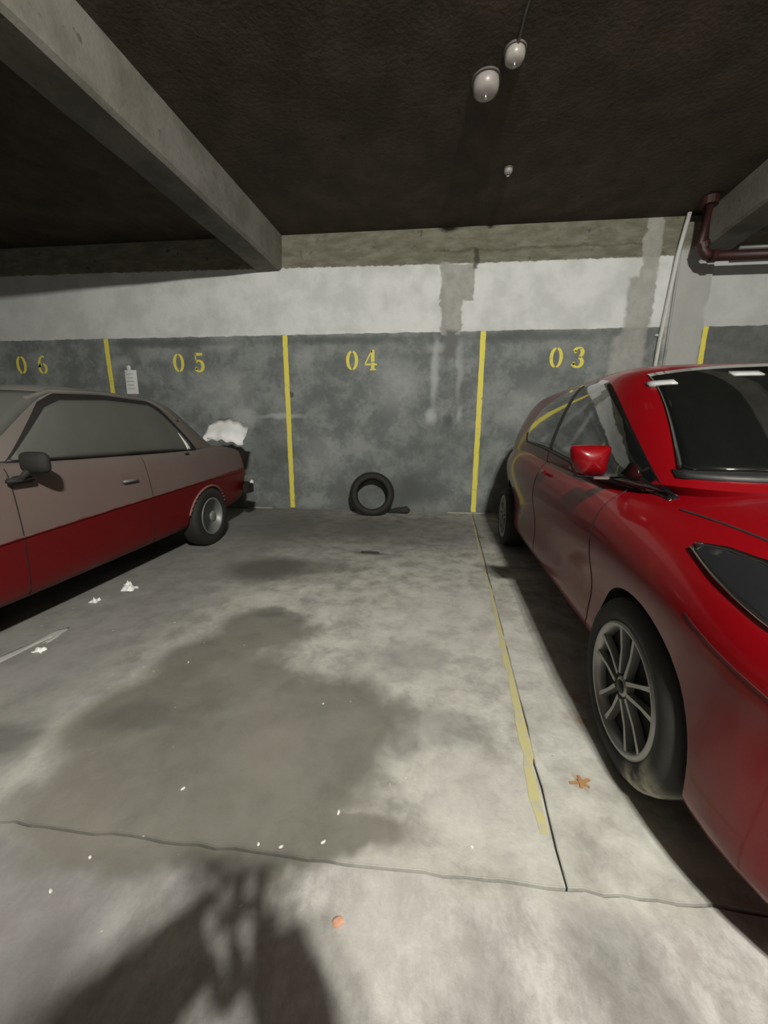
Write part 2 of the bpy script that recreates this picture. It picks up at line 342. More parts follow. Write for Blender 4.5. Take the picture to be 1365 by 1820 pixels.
def beam(x0, x1, wd, zb, sk, wav=0):
    bm = bmesh.new(); N = 40; rows = []
    for i in range(N + 1):
        y = YB + (WALLY - YB) * i / N; s = (WALLY - y) * sk; j = wav * math.sin(i * 1.7) * .5
        rows.append([bm.verts.new(p) for p in ((x0 - s - wd, y, CZ), (x0 - s - wd, y, zb + .02 + j), (x0 - s - wd + .025, y, zb + j), (x0 - s - .03, y, zb + j), (x0 - s, y, zb + .025 + j), (x0 - s + .02, y, CZ))])
    for a, b in zip(rows, rows[1:]):
        for k in range(5): bm.faces.new((a[k], a[k + 1], b[k + 1], b[k]))
    bm.faces.new(rows[0]); bm.faces.new(rows[-1])
    return bobj('beam', bm, BEAM, ceil)
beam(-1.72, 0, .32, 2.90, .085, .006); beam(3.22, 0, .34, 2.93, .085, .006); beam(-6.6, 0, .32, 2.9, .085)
# painted bay lines and numbers on the back wall
def wpoly(bm, pts, y=WALLY - .0015): bm.faces.new([bm.verts.new((x, y, z)) for x, z in pts])
for k, (x, z0, z1) in enumerate([(-4.12, .0, 2.185), (-1.72, .02, 2.185), (.68, .02, 2.185), (3.09, .02, 2.185)]):
    bm = bmesh.new(); random.seed(k); N = 40; L = []; R = []
    for i in range(N + 1):
        z = z0 + (z1 - z0) * i / N; L.append((x - .031 + random.uniform(-.003, .003), z)); R.append((x + .031 + random.uniform(-.003, .003), z))
    for i in range(N): wpoly(bm, [L[i], R[i], R[i + 1], L[i + 1]])
    bobj('painted_stripe', bm, YEL, wall)
def ribbon(bm, pts, ox, oz, s):
    P = [(Vector((p[0], p[1])), p[2]) for p in pts]; E = []
    for i, (p, wd) in enumerate(P):
        t = (P[min(i + 1, len(P) - 1)][0] - P[max(i - 1, 0)][0]).normalized(); q = Vector((-t.y, t.x)) * wd / 2
        E.append(((ox + (p + q).x * s, oz + (p + q).y * s), (ox + (p - q).x * s, oz + (p - q).y * s)))
    for a, b in zip(E, E[1:]): wpoly(bm, [a[0], a[1], b[1], b[0]])
def arc(cx, cy, rx, ry, a0, a1, w0, w1, n=18, wm=None):
    o = []
    for i in range(n + 1):
        t = i / n; a = math.radians(a0 + (a1 - a0) * t); wm_ = abs(math.cos(a)); o.append((cx + rx * math.cos(a), cy + ry * math.sin(a), w0 + (w1 - w0) * wm_))
    return o
def digit(bm, d, ox, oz, s):
    if d == '0':
        for a0, a1 in ((-82, 82), (98, 262)): ribbon(bm, arc(.31, .5, .235, .44, a0, a1, .07, .17), ox, oz, s)
    if d == '3':
        ribbon(bm, arc(.30, .73, .19, .21, 165, -75, .08, .19), ox, oz, s); ribbon(bm, arc(.29, .27, .22, .22, 78, -165, .08, .19), ox, oz, s)
        ribbon(bm, arc(.16, .75, .03, .03, 0, 360, .08, .08), ox, oz, s); ribbon(bm, arc(.13, .22, .03, .03, 0, 360, .09, .09), ox, oz, s)
    if d == '4':
        ribbon(bm, [(.44, 1, .18), (.44, .42, .18)], ox, oz, s); ribbon(bm, [(.44, .38, .18), (.44, .06, .18)], ox, oz, s); ribbon(bm, [(.28, .035, .07), (.62, .035, .07)], ox, oz, s)
        ribbon(bm, [(.40, .97, .07), (.04, .33, .07)], ox, oz, s); ribbon(bm, [(.02, .29, .09), (.33, .29, .09)], ox, oz, s); ribbon(bm, [(.53, .29, .09), (.66, .29, .09)], ox, oz, s)
    if d == '5':
        ribbon(bm, [(.13, .98, .06), (.11, .5, .06)], ox, oz, s); ribbon(bm, [(.12, .92, .15), (.52, .92, .13)], ox, oz, s)
        ribbon(bm, arc(.28, .32, .23, .28, 135, -150, .08, .19), ox, oz, s); ribbon(bm, arc(.12, .2, .03, .03, 0, 360, .09, .09), ox, oz, s)
    if d == '6':
        for a0, a1 in ((-80, 80), (100, 260)): ribbon(bm, arc(.32, .3, .21, .25, a0, a1, .07, .16), ox, oz, s)
        ribbon(bm, [(.50, .90, .1), (.38, .95, .08), (.22, .84, .12), (.13, .62, .16), (.12, .36, .17)], ox, oz, s)
for t, x0, x1, zz, s in (('06', -5.47, -5.16, 1.765, .235), ('05', -3.22, -2.94, 1.765, .235), ('04', -.955, -.73, 1.765, .235), ('03', 1.455, 1.70, 1.765, .235)):
    bm = bmesh.new(); digit(bm, t[0], x0, zz, s); digit(bm, t[1], x1, zz, s)
    o = bobj('painted_number', bm, YEL, wall); o['label'] = 'yellow stencilled number ' + t
# concrete pilaster remains, small ledge strips at the wall base
for x0, x1 in ((-2.35, -2.0), (.35, 1.0)):
    bm = bmesh.new(); box(bm, ((x0 + x1) / 2, WALLY - .014, .008), (x1 - x0, .026, .014), .003)
    bobj('mortar_strip', bm, simple('pale_mortar', (.42, .42, .36), .8), wall)
bm = bmesh.new(); box(bm, (2.87, WALLY - .02, 1.6), (.36, .04, 3.2), .01)
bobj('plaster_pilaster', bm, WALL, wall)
o = None
# conduit, pipes
bm = bmesh.new(); tube(bm, [(2.60, WALLY - .03, 1.0), (2.61, WALLY - .03, 2.0), (2.66, WALLY - .05, 2.9), (2.70, WALLY - .07, 3.265)], .021)
t = tag(bobj('conduit_pipe', bm, WHITE, None, True), 'thin white conduit running up the back wall right of bay 03', 'pipe')
bm = bmesh.new(); box(bm, (2.605, WALLY - .013, 2.1), (.075, .024, .02)); bobj('clip', bm, WHITE, t)
t = thing('drain_pipe', 'dark red pipe dropping from the ceiling and turning right along the wall', 'pipe', (2.72, 4.45, 2.755))
bm = bmesh.new(); tube(bm, [(0, 0, .51), (0, 0, .12), (.012, 0, .06), (.05, 0, .015), (.11, 0, 0)], .048, 16); bobj('downpipe', bm, RUST, t, True)
bm = bmesh.new(); tube(bm, [(.11, 0, 0), (3.0, 0, .0)], .045, 16); bobj('horizontal_pipe', bm, RUST, t, True)
bm = bmesh.new(); tube(bm, [(0, 0, .51), (0, 0, .44)], .075, 16); bobj('flange', bm, RUST, t)
bm = bmesh.new(); tube(bm, [(.02, .0, .07), (.0, 0, .12)], .058, 16); tube(bm, [(.09, .0, 0), (.14, 0, 0)], .056, 16); bobj('elbow_collar', bm, RUST, t)
t = tag(bobj('grey_pipe', (lambda b: (tube(b, [(3.1, 4.5, 2.84), (5.6, 4.5, 2.86)], .018), b)[1])(bmesh.new()), STEEL, None, True), 'thin grey pipe above the dark red horizontal pipe', 'pipe')
# ceiling junction boxes
def jbox(x, y, rr, hgt, label):
    t = thing('junction_box', label, 'junction box', (x, y, CZ), 0, 'ceiling junction boxes')
    bm = bmesh.new(); lathe(bm, [(rr * .95, -.001), (rr, -hgt * .4), (rr * .92, -hgt * .75), (rr * .6, -hgt * .95), (.001, -hgt)], 28, 'Z', False)
    bobj('cover', bm, simple('dirty_white_plastic', (.30, .28, .26), .35, var=.3), t, True)
    bm = bmesh.new(); lathe(bm, [(rr * 1.12, -.001), (rr * 1.12, -.012), (.001, -.013)], 28, 'Z', False); bobj('base_plate', bm, simple('dark_plate', (.1, .09, .08), .8), t)
    bm = bmesh.new(); tube(bm, [(0, 0, -hgt + .004), (0, 0, -hgt - .012)], .012, 10); bobj('screw', bm, CHROME, t)
    return t
jbox(.355, 3.0, .085, .09, 'largest of three round pale ceiling boxes, left of the others')
jbox(.495, 2.82, .06, .07, 'middle-sized round ceiling box at the end of a thin cable')
jbox(.685, 3.86, .036, .045, 'smallest round ceiling box, nearest the back wall')
bm = bmesh.new(); tube(bm, [(.5, 2.76, CZ - .012), (.5, 2.6, CZ - .011), (.53, 2.2, CZ - .011), (.5, 1.2, CZ - .011)], .008, 8)
tag(bobj('ceiling_cable', bm, simple('dirty_cable', (.12, .11, .10), .6), None, True), 'thin cable fixed to the ceiling behind the round box', 'cable')

# ------------------------------------------------------------------ the garage lamp and two added fill lamps
def lamp(loc, power, label, dots=3):
    t = thing('ceiling_lamp', label, 'lamp', (loc[0], loc[1], CZ), 0)
    bm = bmesh.new(); box(bm, (0, 0, -.05), (.62, .16, .10), .01); box(bm, (0, 0, -.11), (.66, .20, .015)); bobj('housing', bm, WHITE, t)
    bm = bmesh.new(); tube(bm, [(0, 0, 0), (0, 0, -.02)], .05); bobj('mount', bm, WHITE, t)
    for i in range(dots):
        x = (i - (dots - 1) / 2) * .09
        bm = bmesh.new(); bmesh.ops.create_uvsphere(bm, u_segments=20, v_segments=12, radius=.034, matrix=Matrix.Translation((x, (.03 if i == 1 else -.03), -.15)))
        b = bobj('bulb', bm, emis('bulb_glow', (1, .97, .92), 40), t, True)
        ld = bpy.data.lights.new('bulb_light', 'POINT'); ld.energy = power / dots; ld.color = (1, .965, .89); ld.shadow_soft_size = .035
        lo = bpy.data.objects.new('bulb_light', ld); link(lo); lo.location = (loc[0] + x, loc[1] + (.03 if i == 1 else -.03), CZ - .22)
lamp(LAMP, LAMP_W, 'white ceiling lamp with three bulbs above the driving aisle')
lamp((-5.5, -3.5, 3), FILL_W, 'unseen fill lamp added far off to the left', 1)  # unseen lamp added to lift the shadows
lamp((5.5, -4, 3), FILL_W, 'unseen fill lamp added far off to the right', 1)  # second added lamp out of view, dim fill only

# ------------------------------------------------------------------ cars
def evalmesh(o):
    dg = bpy.context.evaluated_depsgraph_get(); me = bpy.data.meshes.new_from_object(o.evaluated_get(dg)); return me
def tmpobj(name, verts, faces, mat):
    me = bpy.data.meshes.new(name); me.from_pydata([tuple(v) for v in verts], [], faces); me.materials.append(mat)
    bm = bmesh.new(); bm.from_mesh(me); bmesh.ops.recalc_face_normals(bm, faces=bm.faces); bm.to_mesh(me); bm.free()
    o = bpy.data.objects.new(name, me); C.objects.link(o); return o
def station_loft(st, nrow, half):
    """st: list of (u, [(s, z) ...]) from bottom centre to top centre; s is measured in from the car's side plane"""
    verts = []; faces = []; n = 2 * nrow - 2
    for uu, rows in st:
        L = [(uu, -(half - s), z) for s, z in rows]; Rr = [(uu, (half - s), z) for s, z in rows[1:-1]][::-1]
        verts += L + Rr
    for i in range(len(st) - 1):
        for k in range(n): faces.append((i * n + k, i * n + (k + 1) % n, (i + 1) * n + (k + 1) % n, (i + 1) * n + k))
    faces.append(list(range(n))[::-1]); faces.append([(len(st) - 1) * n + k for k in range(n)])
    return verts, faces
def ring_loft(levels, n=48, pw=4.5):
    """levels: (z, u_front, u_rear, half_width)"""
    verts = []; faces = []
    for z, uf, ur, hw in levels:
        cx = (uf + ur) / 2; hx = (uf - ur) / 2
        for k in range(n):
            a = 2 * PI * (k + .5) / n; c, s = math.cos(a), math.sin(a); q = (abs(c) ** pw + abs(s) ** pw) ** (-1 / pw)
            verts.append((cx + hx * c * q, hw * s * q, z))
    for i in range(len(levels) - 1):
        for k in range(n): faces.append((i * n + k, i * n + (k + 1) % n, (i + 1) * n + (k + 1) % n, (i + 1) * n + k))
    faces.append(list(range(n))[::-1]); faces.append([(len(levels) - 1) * n + k for k in range(n)])
    return verts, faces
class Car:
    def __init__(s, name, label, loc, rot, half, near, paint):
        s.root = thing(name, label, 'car', loc, rot); s.half = half; s.near = near; s.paint = paint; s.mesh = None
    def shell(s, st, nrow, levels, arches, pw=4.5, topcut=None):
        v, f_ = station_loft(st, nrow, s.half); b = tmpobj('b', v, f_, s.paint)
        m = b.modifiers.new('s', 'SUBSURF'); m.levels = 2; m.render_levels = 2
        bme = evalmesh(b)
        v, f_ = ring_loft(levels, 48, pw); c = tmpobj('c', v, f_, s.paint)
        m = c.modifiers.new('s', 'SUBSURF'); m.levels = 1; m.render_levels = 1
        cme = evalmesh(c)
        for o in (b, c): bpy.data.objects.remove(o)
        # wheel housings are cut out of the lower body
        bo = bpy.data.objects.new('bo', bme); C.objects.link(bo); cut = []
        for (au, az, ar, depth) in arches:
            for sd in (-1, 1):
                bm = bmesh.new()
                bmesh.ops.create_cone(bm, cap_ends=True, segments=56, radius1=ar, radius2=ar, depth=depth * 2, matrix=Matrix.Translation((au, sd * s.half, az)) @ Matrix.Rotation(PI / 2, 4, 'X'))
                co_ = bobj('cut', bm, WELL); cut.append(co_)
                md = bo.modifiers.new('b', 'BOOLEAN'); md.operation = 'DIFFERENCE'; md.object = co_; md.solver = 'EXACT'; md.material_mode = 'TRANSFER'
        bpy.context.view_layer.update()
        bme = evalmesh(bo); bpy.data.objects.remove(bo)
        for o in cut: bpy.data.objects.remove(o)
        bm = bmesh.new(); bm.from_mesh(bme); i0 = {m.name: i for i, m in enumerate(bme.materials)}
        n0 = len(bm.faces); bm.from_mesh(cme); me = bpy.data.meshes.new('body'); bm.to_mesh(me)
        s.bvh = BVHTree.FromBMesh(bm); bm.free()
        for m in bme.materials: me.materials.append(m)
        me.polygons.foreach_set('use_smooth', [True] * len(me.polygons))
        try: me.set_sharp_from_angle(angle=math.radians(50))
        except Exception: pass
        s.body = link(bpy.data.objects.new('body', me), s.root)
    def side(s, uu, z, sd):
        h = s.bvh.ray_cast(Vector((uu, sd * 3, z)), Vector((0, -sd, 0))); return h[0], h[1]
    def front(s, y, z, d=1):
        h = s.bvh.ray_cast(Vector((d * 6, y, z)), Vector((-d, 0, 0))); return h[0], h[1]
    def top(s, uu, y):
        h = s.bvh.ray_cast(Vector((uu, y, 4)), Vector((0, 0, -1))); return h[0], h[1]
    def patch(s, name, grid, mat, e=.004, parent=None, skirt=.008):
        """grid of (position, normal); a thin shell lying on the body"""
        rows = [[g_ for g_ in row if g_[0] is not None] for row in grid]
        nc = min(len(rw) for rw in rows)
        if nc < 2: print('PATCH MISS', name); return None
        for rw in rows:
            for i, (p, n) in enumerate(rw):
                if n.dot(p - Vector((1, 0, .5))) < 0: rw[i] = (p, -n)
        bm = bmesh.new(); V = [[bm.verts.new(p + n * e) for p, n in rw[:nc]] for rw in rows]; W = [[bm.verts.new(p - n * skirt) for p, n in rw[:nc]] for rw in rows]
        R_, K = len(V), nc
        for i in range(R_ - 1):
            for k in range(K - 1): bm.faces.new((V[i][k], V[i][k + 1], V[i + 1][k + 1], V[i + 1][k]))
        edge = [(i, 0) for i in range(R_)] + [(R_ - 1, k) for k in range(1, K)] + [(i, K - 1) for i in range(R_ - 2, -1, -1)] + [(0, k) for k in range(K - 2, 0, -1)]
        for (a, b), (c, d) in zip(edge, edge[1:] + edge[:1]):
            bm.faces.new((V[a][b], V[c][d], W[c][d], W[a][b]))
        return bobj(name, bm, mat, parent or s.root, True)
    def sidepatch(s, name, tb, tt, u0, u1, mat, sd, e=.004, nu=40, nz=14, parent=None, fn=sinterp):
        g_ = []
        for i in range(nu + 1):
            uu = u0 + (u1 - u0) * i / nu; a = fn(tb, uu); b = fn(tt, uu)
            if b < a + .002: b = a + .002
            g_.append([s.side(uu, a + (b - a) * k / nz, sd) for k in range(nz + 1)])
        return s.patch(name, g_, mat, e, parent)
    def line(s, name, pts, wd, mat, how, e=.0015, parent=None, step=.02, sk=.003):
        P = []
        for a, b in zip(pts, pts[1:]):
            a = Vector(a); b = Vector(b); k = max(1, int((b - a).length / step)); P += [a + (b - a) * i / k for i in range(k)]
        P.append(Vector(pts[-1])); g_ = []
        for i, p in enumerate(P):
            t = (P[min(i + 1, len(P) - 1)] - P[max(i - 1, 0)]).normalized(); q = Vector((-t.y, t.x)) * wd / 2
            row = [how(*(p + q)), how(*(p - q))]
            if row[0][0] is None or row[1][0] is None: continue
            g_.append(row)
        return s.patch(name, g_, mat, e, parent, sk) if len(g_) > 1 else None
def wheel(car, uu, sd, inset, rad, rimr, wdt, style, tmat, steer=0):
    """tyre with rim child; outer face looks along sd*y"""
    bm = bmesh.new(); w2 = wdt
    prof = [(rimr + .004, 0.012), (rimr + .012, .002), (rad - .045, -.004), (rad - .018, .004), (rad - .004, .02), (rad, .04), (rad, w2 - .04), (rad - .004, w2 - .02), (rad - .03, w2), (rimr, w2 - .01)]
    lathe(bm, [(a, -sd * b) for a, b in prof], 56, 'Y')
    t = bobj('wheel', bm, tmat, car.root, True); t.location = (uu, sd * (car.half - inset), rad); t.rotation_euler = (0, 0, steer)
    if style == 'alloy':
        bm = bmesh.new(); lathe(bm, [(a, -sd * b) for a, b in [(rimr + .008, .004), (rimr, -.002), (rimr - .008, .0), (rimr - .016, .02), (rimr - .02, .09), (rimr - .014, .10), (rimr + .004, .03)]], 56, 'Y')
        bobj('rim', bm, ALLOY, t, True)
        bm = bmesh.new()
        for k in range(5):
            a0 = 2 * PI * k / 5 + PI / 2 + .05
            for q in (-1, 1):
                a1 = a0 + q * .22; p0 = Vector((math.cos(a0), 0, math.sin(a0))) * .035 + Vector((-math.sin(a0), 0, math.cos(a0))) * q * .016; p1 = Vector((math.cos(a1), 0, math.sin(a1))) * (rimr - .006)
                d = (p1 - p0).normalized(); nn = Vector((d.z, 0, -d.x)); L = []
                for p, hw, yo in ((p0, .008, .006), ((p0 + p1) / 2, .0065, .010), (p1, .009, .006)):
                    L.append([bm.verts.new(p + nn * x * hw + Vector((0, -sd * (yo + y), 0))) for x, y in ((-1, .022), (-.8, 0), (.8, 0), (1, .022))])
                for A, B in zip(L, L[1:]):
                    for j in range(4): bm.faces.new((A[j], A[(j + 1) % 4], B[(j + 1) % 4], B[j]))
                bm.faces.new(L[0]); bm.faces.new(L[-1])
                
        lathe(bm, [(a, -sd * b) for a, b in [(.001, 0.006), (.024, .006), (.03, .010), (.034, .03), (.001, .03)]], 24, 'Y', False)
        bobj('spokes', bm, ALLOY, t, False)
        bm = bmesh.new(); lathe(bm, [(a, -sd * b) for a, b in [(.001, .034), (rimr - .0165, .034), (rimr - .0165, .06), (.001, .07)]], 32, 'Y', False); bobj('brake_disc_shade', bm, WELL, t)  # brake disc blackened and widened over the barrel for shade behind the spokes
        bm = bmesh.new(); lathe(bm, [(a, -sd * b) for a, b in [(.001, .001), (.018, .002), (.021, .008)]], 20, 'Y', False); bobj('centre_cap', bm, BLACK, t, True)
    else:
        bm = bmesh.new(); lathe(bm, [(a, -sd * b) for a, b in [(rimr + .006, .004), (rimr - .004, -.003), (rimr - .014, .006), (rimr - .022, .03), (.105, .032), (.09, .012), (.05, .010), (.045, -.004), (.03, -.012), (.001, -.014)]], 40, 'Y', False)
        bobj('rim', bm, STEEL, t, True)
        bm = bmesh.new()
        for k in range(12):
            a = 2 * PI * k / 12; box(bm, (math.cos(a) * .122, -sd * .028, math.sin(a) * .122), (.016, .012, .03), .003, Matrix.Rotation(-a, 4, 'Y'))
        o = bobj('rim_slots', bm, WELL, t); o['kind'] = 'stuff'
    return t

# --- the glossy red car in bay 03
HW = .83; A = .06
R_ = Car('red_hatchback', 'glossy modern red car with alloy wheels parked nose-out under number 03', (.754 + .83 * math.cos(A), 3.43 - .83 * math.sin(A), 0), math.atan2(-math.cos(A), -math.sin(A)), HW, -1, RED)
def rrow(uu, w, zb, zs, zc, zsh, zbelt, zt, k=1):
    # w: extra inset of the side at this station; k: how far the flank tucks in below
    return (uu, [(HW, zb), (w + .16 * k, zb), (w + .05 * k, zb + .02), (w + .035 * k, zs), (w + .048 * k, (zs + zc) / 2), (w + .012, zc), (w + .0, (zc + zsh) / 2), (w + .018, zsh), (w + .085, zbelt), (w + .30, zt - .012), (HW, zt)])
st = [rrow(-.74, .30, .30, .38, .55, .68, .74, .78), rrow(-.70, .16, .24, .36, .58, .74, .84, .88), rrow(-.5, .075, .20, .34, .62, .80, .90, .93), rrow(-.15, .03, .19, .32, .62, .82, .93, .96), rrow(.35, .0, .19, .32, .60, .82, .94, .96),
      rrow(.9, .0, .19, .31, .58, .79, .905, .93), rrow(1.5, .0, .19, .31, .56, .76, .86, .90), rrow(1.95, -.002, .19, .32, .55, .74, .825, .885), rrow(2.2, -.006, .19, .33, .55, .72, .80, .89), rrow(2.45, -.008, .19, .33, .54, .69, .775, .87),
      rrow(2.64, -.012, .165, .32, .52, .66, .745, .84, .25), rrow(2.85, .035, .145, .31, .49, .60, .69, .79, .2), rrow(3.0, .15, .15, .30, .46, .56, .63, .73, .3), rrow(3.10, .32, .18, .30, .43, .52, .58, .66, .5)]
lev = [(.78, 2.42, -.62, .76), (.86, 2.34, -.60, .765), (.93, 2.24, -.56, .755), (1.05, 2.08, -.50, .72), (1.17, 1.90, -.42, .675), (1.26, 1.74, -.33, .628), (1.315, 1.57, -.2, .57), (1.342, 1.40, -.02, .48), (1.352, 1.2, .2, .34)]
R_.shell(st, 11, lev, [(2.38, .262, .30, .24), (0.0, .275, .33, .24)], pw=7.5)
wb = [(.30, 1.02), (.40, .96), (.9, .935), (1.4, .895), (1.9, .845), (2.22, .815)]
wt = [(.30, 1.06), (.45, 1.19), (.7, 1.262), (1.05, 1.29), (1.3, 1.285), (1.48, 1.25), (1.75, 1.12), (2.0, .97), (2.22, .825)]
for sd in (-1, 1):
    R_.sidepatch('side_window', wb, wt, .30, 2.22, GLASS, sd, .003)
    hs = lambda a, b, sd=sd: R_.side(a, b, sd)
    R_.line('window_trim', [(.30, 1.02), (.40, .955), (.9, .93), (1.4, .89), (1.9, .84), (2.10, .826)], .014, BLACK, hs, .006)
    R_.line('door_gap', [(2.02, .83), (2.03, .6), (2.0, .3), (1.96, .23)], .004, GAP, hs)
    R_.line('door_gap', [(1.08, .91), (1.06, .6), (1.05, .26)], .004, GAP, hs)
    R_.line('sill_gap', [(1.96, .235), (1.05, .235), (.4, .25)], .006, GAP, hs)
    R_.line('window_pillar', [(1.10, .915), (1.07, 1.28)], .05, BLACK, hs, .0055)
    bm = bmesh.new(); p, n = R_.side(1.2, .80, sd); box(bm, p + Vector((0, sd * .02, 0)), (.17, .022, .022), .009); bobj('door_handle', bm, RED, R_.root, True)
    # mirror
    m = bmesh.new(); bmesh.ops.create_icosphere(m, subdivisions=4, radius=1)
    for v in m.verts:
        x, y, z = v.co; q = max(abs(y), abs(z), .001) / math.sqrt(y * y + z * z + 1e-6); k = 1 / q if q > 0 else 1; k = 1 + (min(k, 1.35) - 1) * .75
        y *= k; z *= k; nar = .62 + .38 * (z + 1.2) / 2.2
        v.co = (1.965 + x * (.055 if x > 0 else .02), sd * (HW + .012 + .012 * (z < 0) * z) + y * .078 * nar, .918 + z * .058)
    mm = bobj('side_mirror', m, RED, R_.root, True)
    m = bmesh.new(); box(m, (1.955, sd * (HW - .06), .862), (.06, .10, .018), .007); box(m, (1.955, sd * (HW + .01), .861), (.06, .09, .012), .005); bobj('mirror_base', m, BLACK, mm, True)
    m = bmesh.new(); box(m, (1.99, sd * (HW - .03), .856), (.010, .06, .010), .004); bobj('mirror_repeater', m, CHROME, mm)
    m = bmesh.new(); box(m, (1.942, sd * (HW + .012), .922), (.006, .12, .08), .003); bobj('mirror_glass', m, CHROME, mm)
# windscreen, rear window
def across(car, name, z0f, z1f, hwf, mat, d, e, ny=30, nz=14):
    g_ = []
    for i in range(ny + 1):
        a = -1 + 2 * i / ny; row = []
        for k in range(nz + 1):
            t = k / nz; z = z0f(a) + (z1f(a) - z0f(a)) * t; row.append(car.front(a * hwf(t), z, d))
        g_.append(row)
    return car.patch(name, g_, mat, e)
ws = across(R_, 'windscreen', lambda a: .912 - .01 * a * a, lambda a: 1.295 - .035 * a * a, lambda t: .65 - .115 * t, GLASS, 1, .007, 50, 20)
across(R_, 'rear_window', lambda a: .98, lambda a: 1.24, lambda t: .6 - .1 * t, GLASS, -1, .003)
R_.line('cowl_panel', [(-.66, .893), (-.3, .897), (.3, .897), (.66, .893)], .022, BLACK, lambda a, b: R_.front(a, b), .006)
for (y0, y1, z) in ((-.57, -.50, 1.20), (-.30, -.20, 1.23)):
    g_ = [[R_.front(y0 + (y1 - y0) * i / 4, z + .018 * k) for k in range(2)] for i in range(5)]
    R_.patch('windscreen_sticker', g_, simple('pale_sticker', (.35, .36, .35), .5), .010, ws, .001)
for sd in (-1, 1):   # headlamps wrap round the corner
    def hl(uu, a, sd=sd):
        return R_.side(uu, a, sd)
    g_ = []
    for i in range(25):
        t = i / 24; uu = 2.49 + .52 * t
        lo = interp([(2.49, .743), (2.63, .70), (2.724, .671), (3.02, .60)], uu); hi = interp([(2.49, .750), (2.55, .757), (2.62, .753), (2.85, .705), (3.02, .65)], uu)
        row = []
        for k in range(9):
            z = lo + (hi - lo) * k / 8; row.append(R_.side(uu, z, sd))
        g_.append(row)
    h_ = R_.patch('headlamp', g_, LAMPG, .006)
    R_.line('chrome_edge', [(2.485, .743), (2.63, .70), (2.724, .671), (3.0, .603)], .006, CHROME, hl, .009, h_)
    R_.line('chrome_edge', [(2.485, .750), (2.55, .757), (2.62, .753), (2.85, .705), (3.0, .655)], .004, CHROME, hl, .009, h_)
    tp = lambda a, b: R_.top(a, b)
    R_.line('bonnet_gap', [(2.3, sd * .70), (2.6, sd * .66), (2.85, sd * .56), (2.98, sd * .4)], .006, GAP, tp)
    R_.line('bumper_groove', [(2.60, .62), (2.70, .585), (2.82, .55), (2.93, .53)], .006, simple('dark_red_groove', (.05, .001, .002), .5), hl)
g_ = [[R_.front(-.62 + 1.24 * i / 20, .235 + .12 * k / 6) for k in range(7)] for i in range(21)]
R_.patch('lower_grille', g_, BLACK, .004)
for uu, sd, stx in ((2.38, -1, 'alloy'), (0, -1, 'alloy'), (2.38, 1, 'alloy'), (0, 1, 'alloy')):
    wheel(R_, uu, sd, 0.0, .268, .186, .19, stx, TYREM if (uu > 1 and sd < 0) else TYRE)
bm = bmesh.new(); box(bm, (1.2, 0, .24), (3.0, 1.1, .08), .03); bobj('underbody', bm, WELL, R_.root)
bm = bmesh.new(); tube(bm, [(.2, 0, 1.35), (.1, 0, 1.40)], .006, 8); bobj('aerial', bm, BLACK, R_.root)

# --- the old dusty red saloon in bay 05
LW = .79
L_ = Car('old_red_saloon', 'old dust-covered red saloon parked nose-out under number 05', (-1.88 - LW, 3.12, 0), -PI / 2, LW, 1, DRED)
def lrow(uu, w, zb, zc, zb2, zt):
    return (uu, [(LW, zb), (w + .14, zb), (w + .055, zb + .015), (w + .03, zb + .10), (w + .012, zc - .09), (w - .004, zc - .012), (w - .002, zc + .012), (w + .02, zc + (zb2 - zc) * .6), (w + .045, zb2 - .015), (w + .085, zb2), (w + .3, zt), (LW, zt + .012)])
st = [lrow(-.80, .08, .36, .55, .78, .80), lrow(-.78, .05, .30, .60, .825, .835), lrow(-.72, .03, .28, .60, .845, .86), lrow(-.4, .01, .25, .60, .89, .91), lrow(0, 0, .22, .595, .875, .90), lrow(.3, 0, .20, .585, .865, .89), lrow(.9, 0, .19, .55, .865, .88), lrow(1.5, 0, .18, .515, .865, .88),
      lrow(1.8, 0, .18, .50, .86, .875), lrow(2.2, .01, .20, .49, .83, .855), lrow(2.6, .03, .24, .48, .79, .82), lrow(2.74, .05, .27, .48, .76, .79), lrow(2.77, .08, .30, .48, .72, .75)]
lev = [(.82, 1.84, -.56, .715), (.87, 1.78, -.50, .735), (.93, 1.69, -.40, .72), (1.02, 1.57, -.27, .69), (1.12, 1.44, -.14, .65), (1.20, 1.33, -.03, .615), (1.25, 1.24, .07, .58), (1.278, 1.13, .17, .52), (1.29, .95, .32, .40)]
L_.shell(st, 12, lev, [(0.0, .235, .295, .22), (2.2, .235, .31, .22)], pw=5.5)
lb = [(.12, .868), (1.50, .875)]
lt = [(.12, .90), (.34, 1.16), (.42, 1.205), (.8, 1.21), (1.12, 1.185), (1.22, 1.14), (1.50, .885)]
ft = lambda dz: [(a, b + dz) for a, b in lt]
